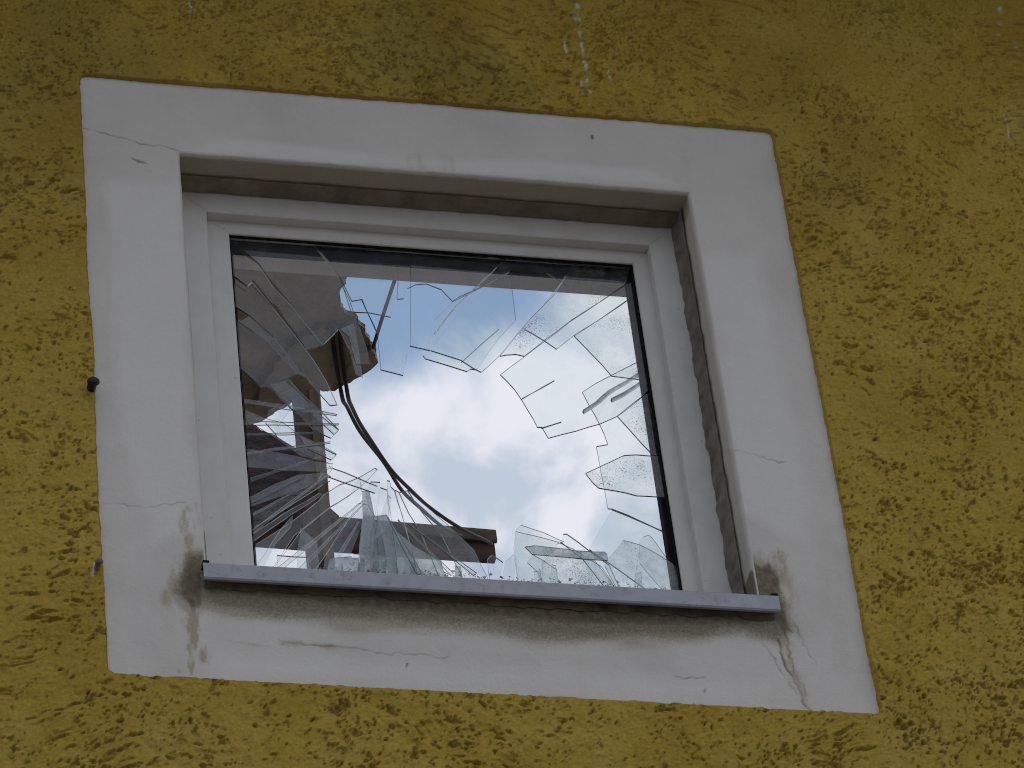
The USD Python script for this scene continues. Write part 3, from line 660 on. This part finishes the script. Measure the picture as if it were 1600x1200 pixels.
# glass ------------------------------------------------------------------
OUT, INN = 0.1215, 0.1425
def slab(pts, Y, lean=(0.0, 0.0), th=0.004, extend=True, rough=0.0):
    pts = np.array(pts, float)
    if extend:
        ys = 882 + (pts[:, 0] - 398) * 0.0568
        low = pts[:, 1] > ys - 14
        pts[low, 1] += 40
    # roughen long edges a little: broken glass is never ruler straight
    Q = []
    for a, b in zip(pts, np.roll(pts, -1, 0)):
        Q.append(a)
        L = np.linalg.norm(b - a)
        n = int(L // 26)
        nn = np.array([a[1] - b[1], b[0] - a[0]]) / max(L, 1e-9)
        bow = rng.normal(0, 0.006) * L
        for i in range(1, n + 1):
            t = i / (n + 1)
            Q.append(a + (b - a) * t + nn * (bow * 4 * t * (1 - t) + rng.normal(0, 0.35)))
    pts = np.array(Q)
    c = at(*pts.mean(0), Y)
    nrm = np.array([-lean[0], 1.0, -lean[1]]); nrm /= np.linalg.norm(nrm)
    P3 = np.array([on_plane(px, py, c, nrm) for px, py in pts])
    poly = Polygon(P3[:, [0, 2]])
    if not poly.is_valid:
        poly = poly.buffer(0)
        if poly.geom_type == 'MultiPolygon':
            poly = max(poly.geoms, key=lambda g: g.area)
    e = trimesh.creation.extrude_polygon(poly, th, engine='earcut')
    v = np.array(e.vertices); x, z, d = v[:, 0], v[:, 1], v[:, 2]
    y = c[1] + lean[0] * (x - c[0]) + lean[1] * (z - c[2])
    f = np.array(e.faces)
    back = np.all(d[f] > th * 0.5, axis=1)               # the rear face is left to the front one: its reflection is in the Fresnel factor
    f = f[~back]
    return trimesh.Trimesh(np.stack([x, y + d, z], 1), f[:, ::-1], process=False)
rng = np.random.default_rng(21)
count = [0]
def shard(pts, pane, m='glass', lean=None, extend=True, th=0.003, label=None, loose=None, name='glass_shard', dy=None):
    k = count[0]; count[0] += 1
    th = 0.0016 if m in ('glass_dust', 'glass_film', 'glass_speck') and th == 0.003 else th
    if lean is None:
        lean = (rng.normal(0, 0.010), rng.normal(0, 0.010))
    off = ((k * 7) % 11 - 5) * 0.00035 if dy is None else dy
    s = slab(pts, pane + off, lean, th, extend)
    if loose:
        obj(loose[0], s, M[m], None, smooth=False, label=loose[1], category=loose[2], group=loose[3] if len(loose) > 3 else None)
    else:
        obj(name, s, M[m], window, smooth=False, label=label)

# upper left: long curved splinters hanging from the left edge
shard([(352, 372), (362, 377), (402, 411), (427, 448), (460, 482), (483, 512), (505, 538), (479, 546), (452, 505), (431, 477), (427, 474), (395, 437), (387, 447), (352, 420)], OUT, 'glass', (0.03, 0.02))
shard([(352, 425), (387, 447), (395, 440), (432, 487), (460, 522), (490, 562), (510, 595), (527, 632), (516, 633), (497, 612), (480, 590), (455, 560), (427, 525), (392, 494), (352, 470)], OUT, 'glass', (-0.02, 0.03))
shard([(352, 487), (377, 501), (390, 494), (427, 528), (455, 563), (478, 590), (465, 584), (440, 555), (422, 537), (375, 503), (352, 495)], INN, 'glass_film')
shard([(352, 495), (375, 503), (422, 537), (465, 583), (442, 594), (408, 605), (379, 578), (352, 560)], OUT, 'glass', (0.02, -0.03))
shard([(352, 563), (379, 579), (407, 606), (442, 594), (467, 615), (490, 636), (457, 640), (430, 612), (395, 590), (352, 575)], INN, 'glass')
# top left sheets
shard([(352, 366), (500, 370), (492, 385), (530, 432), (547, 470), (565, 520), (579, 569), (557, 569), (545, 525), (530, 513), (506, 537), (462, 481), (404, 411), (364, 377)], OUT, 'glass', (0.01, -0.01))
shard([(530, 515), (553, 505), (560, 545), (567, 589), (556, 586), (545, 545)], INN, 'glass_film', (0.05, 0.02))
# sheets against the sky, top
shard([(492, 372), (625, 384), (620, 466), (611, 495), (577, 488), (549, 487), (530, 432)], INN, 'glass', (0.006, 0.004))
shard([(494, 384), (640, 392), (641, 535), (630, 586), (595, 577), (590, 520), (566, 467), (550, 470), (531, 432)], OUT, 'glass', (-0.008, 0.006))
shard([(626, 384), (800, 398), (796, 424), (740, 453), (716, 464), (707, 470), (690, 452), (667, 443), (650, 444), (637, 450), (631, 466), (621, 467)], INN, 'glass', (0.004, -0.006))
shard([(642, 392), (790, 404), (712, 478), (690, 505), (681, 525), (672, 547), (641, 540)], OUT, 'glass')
shard([(791, 404), (895, 412), (892, 420), (866, 459), (830, 496), (805, 525), (780, 556), (765, 570), (752, 581), (740, 575), (720, 562), (673, 547), (682, 525), (691, 505), (713, 478)], OUT, 'glass', (0.005, 0.008))
shard([(679, 500), (707, 471), (741, 454), (797, 425), (806, 500), (778, 530), (745, 577), (735, 576), (730, 580), (708, 573), (665, 560), (661, 555)], INN, 'glass', (-0.006, 0.004))
# right: bigger sheets, spotted with mould
shard([(896, 412), (985, 420), (977, 444), (892, 500), (852, 530), (819, 556), (806, 553), (792, 554), (781, 556), (806, 525), (831, 496), (867, 459)], OUT, 'glass_spot', (0.01, -0.005))
shard([(801, 398), (992, 412), (985, 466), (896, 524), (870, 545), (820, 514), (846, 480), (878, 440)], INN, 'glass', (-0.01, 0.005))
shard([(979, 445), (998, 430), (1022, 595), (956, 587), (925, 553), (897, 524), (982, 467)], INN, 'glass_spot', (0.01, 0.0))
shard([(782, 585), (819, 557), (892, 501), (978, 445), (1012, 430), (1020, 600), (1006, 617), (964, 650), (937, 662), (900, 673), (857, 684), (847, 667), (840, 667), (826, 642), (805, 609)], OUT, 'glass', (-0.004, 0.006))
shard([(1020, 553), (930, 599), (910, 612), (922, 635), (937, 662), (950, 694), (932, 697), (940, 740), (950, 794), (957, 795), (1000, 813), (1044, 833), (1070, 840), (1055, 600)], INN, 'glass', (0.008, -0.006))
shard([(965, 650), (1007, 617), (1035, 605), (1048, 715), (1021, 711), (992, 680)], OUT, 'glass_spot', (0.02, 0.0))
shard([(915, 739), (945, 725), (975, 711), (995, 710), (1020, 712), (1050, 716), (1060, 778), (1032, 776), (995, 774), (960, 766), (936, 762), (927, 754)], OUT, 'glass_spot', (-0.015, 0.01), label='tooth shaped shard speckled with black mould')
shard([(957, 796), (1042, 833), (1065, 842), (1062, 920), (950, 878), (921, 858)], INN, 'glass', (0.0, 0.012))
for a_, b_ in (((846, 668), (877, 658.5)), ((815.5, 622), (866, 594)), ((679, 520), (712, 478)), ((721, 565), (779, 514)), ((566, 467), (590, 520))):
    n_ = np.array([a_[1] - b_[1], b_[0] - a_[0]]) / math.hypot(b_[0] - a_[0], b_[1] - a_[1])
    shard([a_, b_, tuple(np.array(b_) + n_ * 0.9), tuple(np.array(a_) + n_ * 1.2)], OUT - 0.002, 'glass', extend=False, th=0.0025, name='glass_sliver')
# lower right heap
shard([(974, 844), (1000, 851), (997, 875), (985, 916), (945, 884), (950, 873)], OUT, 'glass_speck', (0.02, 0.04))
shard([(1000, 851), (1030, 867), (1050, 880), (1070, 900), (1070, 922), (985, 916), (995, 886)], OUT, 'glass_speck', (-0.02, 0.05))
shard([(1000, 845), (1006, 838), (1014, 836), (1020, 841), (1046, 878), (1060, 905), (1062, 915), (1000, 880)], INN, 'glass_film', (0.02, 0.03))
shard([(806, 830), (832, 836), (870, 846), (895, 857), (940, 885), (985, 916), (900, 912), (812, 899), (806, 880), (803, 855)], OUT, 'glass_film', (0.03, 0.06))
shard([(806, 828), (814, 820), (850, 832), (881, 846), (870, 850), (869, 858), (850, 872), (848, 893), (812, 897), (806, 870)], INN, 'glass_film', (0.04, 0.07))
shard([(846, 880), (858, 868), (930, 876), (985, 912), (985, 917), (850, 905)], INN, 'glass_speck', (0.0, 0.05))
shard([(880, 834), (886, 834), (921, 860), (952, 882), (987, 916), (975, 916), (910, 872), (876, 846)], INN, 'glass', (0.02, 0.02))
shard([(762, 873), (769, 866), (786, 878), (776, 892), (768, 890)], OUT, 'glass', (0.05, 0.02))
shard([(778, 891), (790, 877), (803, 866), (806, 885), (800, 899), (780, 896)], INN, 'glass_film', (0.03, 0.05))
# left: splinters reaching towards the middle
shard([(452, 592), (467, 610), (500, 640), (530, 671), (517, 684), (490, 671), (475, 655), (457, 639), (420, 600)], OUT, 'glass', (0.04, 0.02))
shard([(490, 640), (529, 671), (522, 678), (489, 650)], INN, 'glass', (0.02, 0.05))
shard([(352, 625), (410, 652), (444, 661), (470, 680), (495, 692), (526, 709), (522, 714), (513, 722), (470, 712), (440, 690), (400, 665), (360, 650)], INN, 'glass_film', (0.02, 0.03))
shard([(420, 640), (452, 628), (453, 640), (436, 664), (433, 680), (415, 660)], OUT, 'glass', (0.03, -0.02))
shard([(470, 680), (526, 710), (518, 718), (480, 700)], OUT, 'glass', (0.04, 0.04))
shard([(370, 702), (392, 702), (435, 707), (470, 714), (500, 722), (520, 724), (520, 730), (500, 737), (440, 735), (390, 730), (370, 730)], OUT, 'glass_film', (0.05, -0.06), label='long milky splinter pointing right')
shard([(370, 780), (394, 775), (430, 756), (465, 742), (500, 739), (515, 728), (519, 733), (506, 748), (480, 761), (452, 771), (395, 790), (370, 798)], OUT, 'glass_film', (-0.03, 0.05))
shard([(372, 806), (395, 801), (450, 773), (500, 752), (505, 756), (460, 785), (400, 822), (372, 835)], INN, 'glass', (0.02, 0.05))
shard([(372, 848), (398, 832), (406, 826), (460, 792), (500, 769), (503, 773), (460, 800), (400, 842), (372, 860)], OUT, 'glass', (-0.04, 0.04))
shard([(505, 738), (517, 744), (516, 751), (502, 756), (498, 748)], INN, 'glass', extend=False)
shard([(380, 870), (400, 850), (440, 825), (458, 805), (455, 822), (430, 850), (400, 872)], OUT, 'glass_film', (0.05, 0.03))
shard([(586, 731), (590, 733), (576, 748), (560, 763), (540, 777), (515, 792), (460, 836), (402, 882), (380, 890), (380, 872), (440, 825), (500, 780), (506, 772), (530, 757), (562, 745)], OUT, 'glass', (0.0, 0.05), label='long pointed blade of glass')
shard([(562, 746), (566, 768), (545, 812), (510, 865), (470, 885), (402, 884), (470, 829), (515, 793), (548, 772)], INN, 'glass', (0.01, 0.03))
shard([(566, 767), (577, 767), (582, 790), (585, 806), (578, 845), (570, 890), (556, 890), (567, 815)], OUT, 'glass_dust', (0.02, 0.05))
shard([(560, 786), (577, 789), (573, 803), (568, 815), (548, 865), (535, 892), (498, 889), (510, 866), (540, 820), (550, 803)], INN, 'glass_film', (0.04, 0.05))
shard([(579, 752), (594, 753), (591, 775), (588, 797), (586, 806), (576, 790), (572, 770)], INN, 'glass', (0.02, 0.04))
shard([(594, 761), (605, 765), (608, 803), (606, 880), (590, 885), (590, 800)], INN, 'glass', (-0.02, 0.04))
shard([(605, 750), (609, 751), (611, 760), (616, 765), (622, 785), (634, 825), (660, 895), (625, 895), (611, 805), (606, 775)], OUT, 'glass', (0.03, 0.03))
shard([(606, 773), (611, 778), (609, 805), (602, 830), (585, 845), (590, 822), (598, 795)], OUT, 'glass_film', (0.03, 0.06))
shard([(617, 765), (623, 768), (638, 800), (660, 838), (700, 896), (662, 895), (635, 825)], INN, 'glass', (-0.01, 0.03))
shard([(624, 769), (637, 766), (660, 800), (690, 835), (738, 897), (702, 896), (661, 838), (640, 803)], OUT, 'glass', (0.01, 0.02))
shard([(637, 765), (667, 791), (700, 820), (740, 858), (778, 894), (778, 900), (740, 898), (690, 835), (660, 800)], OUT, 'glass_film', (-0.01, 0.025), label='large triangular pane piece')
shard([(567, 806), (590, 806), (600, 830), (606, 860), (602, 893), (556, 890), (562, 850)], INN, 'glass_dust', (0.02, 0.07))
shard([(588, 806), (604, 804), (620, 830), (650, 855), (690, 878), (700, 896), (612, 892), (600, 850)], OUT, 'glass_dust', (0.03, 0.06))
shard([(575, 838), (605, 848), (640, 872), (700, 892), (640, 897), (570, 892)], INN, 'glass_dust', (0.0, 0.08))
shard([(530, 870), (560, 872), (570, 893), (500, 888), (515, 874)], OUT, 'glass_dust', (0.04, 0.09))
# long hair-thin splinters radiating from the blow
def sliver(a_, b_, w0, w1, pane, m='glass'):
    a_, b_ = np.array(a_, float), np.array(b_, float)
    n_ = np.array([a_[1] - b_[1], b_[0] - a_[0]]) / np.linalg.norm(b_ - a_)
    shard([tuple(a_), tuple(b_), tuple(b_ + n_ * w1), tuple(a_ + n_ * w0)], pane, m, extend=False, th=0.0022, name='glass_sliver')
for k in range(8):
    y_ = 618 + k * 31 + rng.normal(0, 5)
    t_ = rng.uniform(0.45, 0.95)
    e_ = np.array([372 + (y_ - 590) * 0.07, y_])
    c_ = np.array([520, 735]) if k > 5 else np.array([545, 650 + k * 12])
    sliver(e_, e_ + (c_ - e_) * t_, rng.uniform(2, 7), rng.uniform(0.8, 2.2), OUT - 0.0025 if k % 2 else INN + 0.003, 'glass_film' if k % 3 == 0 else 'glass')
for k in range(8):
    x_ = 420 + k * 46 + rng.normal(0, 8)
    e_ = np.array([x_, 893 + (x_ - 398) * 0.02])
    c_ = np.array([588, 765 + 2 * k])
    sliver(e_, e_ + (c_ - e_) * rng.uniform(0.5, 0.9), rng.uniform(3, 9), rng.uniform(0.8, 2), OUT - 0.0028 if k % 2 else INN + 0.0033, 'glass_film')
# broken bits heaped along the bottom
for k in range(44):
    right_ = k >= 32
    x_ = rng.uniform(800, 1045) if right_ else rng.uniform(490, 790)
    ys_ = 882 + (x_ - 398) * 0.0568
    h_ = rng.uniform(8, 30) if right_ else rng.uniform(10, 34) * (1.0 if 540 < x_ < 700 else 0.7)
    a_ = rng.uniform(-0.9, 0.9)
    w_ = rng.uniform(8, 26)
    tip = np.array([x_ + math.sin(a_) * h_, ys_ - math.cos(a_) * h_ + 2])
    pts_ = [(x_ - w_ / 2, ys_ + 6), tuple(tip + [-rng.uniform(1, 6), rng.uniform(0, 4)]), tuple(tip + [rng.uniform(1, 7), rng.uniform(0, 7)]), (x_ + w_ / 2, ys_ + 6)]
    shard(pts_, 0.116 + 0.034 * rng.random(), ('glass_speck' if right_ else ('glass_dust', 'glass_dust', 'glass_film')[k % 3]), (rng.normal(0, 0.1), rng.normal(0, 0.12)), True, 0.0016)
# loose pieces fallen between the panes and onto the sash
G = 'loose pieces of broken glass'
shard([(820, 854), (835, 852), (880, 857), (945, 862), (949, 866), (950, 875), (940, 875), (880, 870), (832, 866)], OUT - 0.004, 'glass_dust', (0.04, 0.03), False, 0.002, loose=('glass_strip', 'narrow dirty grey strip of glass lying across the lower right heap', 'glass piece', G))
shard([(520, 731), (540, 738), (561, 747), (590, 759), (586, 770), (575, 766), (545, 756), (512, 744)], OUT - 0.004, 'glass', (0.06, 0.02), False, loose=('glass_strip', 'clear strip of glass lodged slantwise beside the tip of the long blade', 'glass piece', G))
shard([(470, 824), (480, 833), (495, 845), (500, 882), (465, 880), (466, 850)], OUT - 0.003, 'glass_film', (0.05, 0.06), True, loose=('glass_triangle', 'upright pointed glass triangle in front of the wooden post foot', 'glass piece', G))
shard([(433, 867), (455, 869), (480, 870), (492, 884), (434, 882)], OUT - 0.004, 'glass', (0.02, 0.05), True, loose=('glass_offcut', 'low clear square of glass standing on the sill at lower left', 'glass piece', G))
shard([(911, 640), (930, 628), (950, 610), (975, 596), (1001, 579), (1003, 583), (976, 600), (952, 615), (932, 632), (913, 644)], INN + 0.004, 'glass_dust', (0.4, 0.6), False, 0.006, loose=('glass_splinter', 'long thin grey splinter slanting up to the right edge, upper of two', 'glass piece', G))
shard([(955, 622), (975, 612), (1004, 593), (1006, 597), (977, 616), (957, 626)], INN + 0.004, 'glass_dust', (0.4, 0.6), False, 0.006, loose=('glass_splinter', 'shorter thin grey splinter at the right edge, lower of two', 'glass piece', G))
shard([(824, 879), (832, 866), (850, 876), (870, 890), (880, 907), (860, 906), (840, 893)], OUT - 0.003, 'glass_film', (0.05, 0.05), True, loose=('glass_offcut', 'small cloudy piece of glass under the dirty strip at lower right', 'glass piece', G))
# crumbs of glass and grit lying along the bottom of the sash
crumbs = []
for k in range(420):
    px = 480 + 320 * rng.beta(1.6, 2.2) if k < 330 else rng.uniform(780, 1040)
    top = 882 + (px - 398) * 0.0568
    c = at(px, top - abs(rng.normal(0, 4)) + 4, rng.uniform(0.116, 0.15))
    r = rng.uniform(0.0005, 0.0019)
    pts = rng.normal(0, 1, (7, 3)) * r * np.array([1, 0.7, 0.8])
    h = trimesh.convex.convex_hull(pts); h.apply_translation(c)
    crumbs.append(h)
obj('glass_crumbs', trimesh.util.concatenate(crumbs), M['glass_crumb'] if 'glass_crumb' in M else noisy('crumb', (0.25, 0.27, 0.28), (0.50, 0.52, 0.53), 120, rough=0.3), None, smooth=False, kind='stuff', label='crumbs of glass and grit along the bottom of the smashed pane', category='glass crumbs')

# ------------------------------------------------------------------ what is left of the room behind
def at_z(px, py, z):
    d = ray(px, py)
    return CAM + d * (z - CAM[2]) / d[2]
def ragged(P, step=0.012, amp=0.008, seed=1, skip=()):
    """The closed outline P (n x 2) with broken, jagged edges; the edges in skip stay straight."""
    r = np.random.default_rng(seed); Q = []
    for k, (a, b) in enumerate(zip(P, np.roll(P, -1, 0))):
        Q.append(a)
        if k in skip:
            continue
        L = np.linalg.norm(b - a); n = int(L / step)
        nn = np.array([a[1] - b[1], b[0] - a[0]]) / max(L, 1e-9)
        for i in range(1, n):
            Q.append(a + (b - a) * i / n + nn * (r.normal(0, amp) + 0.6 * amp * math.sin(i * 1.7 + k)))
    p = Polygon(Q).buffer(0)
    return p if p.geom_type == 'Polygon' else max(p.geoms, key=lambda g: g.area)
ZC = ZW + 1.00
edge = [(546, 425), (540, 437), (531, 462), (532, 478), (543, 492), (560, 500), (570, 520), (578, 538), (588, 545), (589, 560), (585, 573), (572, 583), (560, 590), (548, 598), (530, 606), (505, 612), (488, 606), (470, 618), (452, 632), (438, 640), (420, 651), (397, 662), (385, 668)]
E2 = np.array([at_z(px, py, ZC)[:2] for px, py in edge])
poly = np.vstack([[[-3.0, 0.31]], [[E2[0, 0] - 0.05, 0.31]], E2, [[-0.75, E2[-1, 1] + 0.02]], [[-3.0, E2[-1, 1] + 0.3]]])
sl = trimesh.creation.extrude_polygon(ragged(poly, 0.010, 0.0026, 3, skip=(0, len(poly) - 1)), 0.012, engine='earcut')
sl.apply_translation([0, 0, ZC])
slab_t = thing('ceiling_remnant', None, label='broken brown ceiling piece jutting into the upper left of the window', category='ceiling')
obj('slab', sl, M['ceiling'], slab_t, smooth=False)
# a lower crust of torn plaster, giving the broken edge its steps
edge2 = [(488, 606), (505, 611), (530, 604), (548, 596), (560, 588), (572, 581), (584, 571), (587, 558), (580, 546), (566, 552), (552, 560), (548, 545), (535, 520), (500, 512), (470, 530), (440, 560), (410, 600), (397, 640), (420, 648), (452, 628)]
E3 = np.array([at_z(px, py, ZC - 0.016)[:2] for px, py in edge2])
cr = trimesh.creation.extrude_polygon(ragged(E3, 0.008, 0.003, 4), 0.0155, engine='earcut'); cr.apply_translation([0, 0, ZC - 0.016])
obj('plaster_crust', cr, M['ceiling'], slab_t, smooth=False)

def upright(pts, Y, th, seed=None, amp=0.006, step=0.015, skip=()):
    P = np.array([at(px, py, Y)[[0, 2]] for px, py in pts])
    p = ragged(P, step, amp, seed, skip) if seed else Polygon(P)
    e = trimesh.creation.extrude_polygon(p, th, engine='earcut')
    v = np.array(e.vertices)
    return trimesh.Trimesh(np.stack([v[:, 0], Y + v[:, 2], v[:, 1]], 1), np.array(e.faces)[:, ::-1], process=False)
YB = 2.6
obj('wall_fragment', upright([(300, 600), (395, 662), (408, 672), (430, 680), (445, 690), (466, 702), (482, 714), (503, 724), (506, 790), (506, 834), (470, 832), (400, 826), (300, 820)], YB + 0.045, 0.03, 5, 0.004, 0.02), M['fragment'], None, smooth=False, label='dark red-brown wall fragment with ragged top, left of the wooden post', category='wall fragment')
# beam: rounded section, running along x with its sawn end at the right
def log(pa_top, pa_bot, pb_top, pb_bot, Y, n=24):
    A1, A0, B1, B0 = (at(*p, Y) for p in (pa_top, pa_bot, pb_top, pb_bot))
    ca, cb = (A1 + A0) / 2, (B1 + B0) / 2
    ra = (A1[2] - A0[2]) / 2; rb = (B1[2] - B0[2]) / 2
    sec = [(-0.62, -0.95), (0.7, -0.95), (0.95, -0.6), (0.95, 0.5), (0.6, 0.9), (0.1, 1.0), (-0.5, 0.92), (-0.85, 0.6), (-0.92, 0.2), (-0.92, -0.7)]
    V = []
    for t in np.linspace(0, 1, n):
        c = ca + (cb - ca) * t; r = ra + (rb - ra) * t
        for k, (u, w) in enumerate(sec):
            j = meshkit.noise(np.array([t * 9, k * 0.9, 0.5]), 8) - 0.5
            V.append([c[0], c[1] + r * 0.3 * (u + 0.92 + 0.12 * j), c[2] + r * (w + 0.12 * j)])
    K = len(sec); F = []
    for i in range(n - 1):
        for j in range(K):
            q = (j + 1) % K
            F += [[i * K + j, i * K + q, (i + 1) * K + q], [i * K + j, (i + 1) * K + q, (i + 1) * K + j]]
    for j in range(1, K - 1):
        F += [[0, j + 1, j], [(n - 1) * K, (n - 1) * K + j, (n - 1) * K + j + 1]]
    mm = trimesh.Trimesh(np.array(V), F, process=False); mm.fix_normals()
    return mm
beam = thing('timber_beam', None, label='dark roof beam running across the bottom of the window to a sawn end', category='beam')
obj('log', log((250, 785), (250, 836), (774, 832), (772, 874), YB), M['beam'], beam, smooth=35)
# felt cap folded over the beam
cap = log((250, 783), (250, 796), (776, 826), (776, 846), YB - 0.012)
obj('felt_cap', cap, M['felt'], beam, smooth=35, label='brown felt strip folded over the top of the beam')
pw = [(462, 560), (480, 560), (516, 872), (500, 872)]
post = upright([(480, 575), (497, 575), (524, 885), (507, 885)], YB - 0.14, 0.13)
pt = thing('timber_post', None, label='upright brown wooden post standing on the beam', category='post')
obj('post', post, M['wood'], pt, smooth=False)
obj('shade_board', upright([(459, 575), (480.5, 575), (507.5, 885), (487, 885)], YB - 0.135, 0.05), M['beam'], pt, smooth=False, label='added dark board painting the shaded left side of the post')  # board added to paint the shade on the left of the post
obj('brace', upright([(503, 780), (507, 786), (530, 806), (524, 812), (503, 800)], YB - 0.05, 0.04), M['wood'], pt, smooth=False)

def hang(pts, y0, y1, r, name, label, tail=None):
    P = []
    under = [p for p in pts if name == 'cable' and p[1] < 610]
    if under:
        P = [at_z(px, py, ZC - 0.024) for px, py in under]
        y0 = P[-1][1]
    rest = pts[len(under):]
    for k, (px, py) in enumerate(rest):
        P.append(at(px, py, y0 + (y1 - y0) * (k + (1 if under else 0)) / (len(rest) - (0 if under else 1))))
    obj(name, tube(P, r, 8, 90), M['cable'], None, smooth=True, label=label, category='cable')
ye = at_z(536, 604, ZC)[1]
hang([(519, 512), (524, 560), (532, 607), (540, 632), (557, 665), (580, 697), (605, 730), (627, 765), (655, 792), (682, 816), (720, 838)], ye - 0.1, YB - 0.05, 0.0043, 'cable', 'brown cable sagging from the broken ceiling to the beam, left of the pair')
hang([(531, 512), (535, 560), (541, 603), (548, 632), (561, 659), (582, 692), (611, 734), (641, 765), (668, 790), (712, 821), (745, 838), (768, 850)], ye - 0.1, YB - 0.07, 0.0043, 'cable', 'brown cable sagging from the broken ceiling to the beam end, right of the pair')
hang([(622, 415), (616, 440), (600, 488), (584, 540), (578, 560)], 0.33, 1.25, 0.0036, 'wire', 'straight grey wire running from the window head to the broken ceiling')
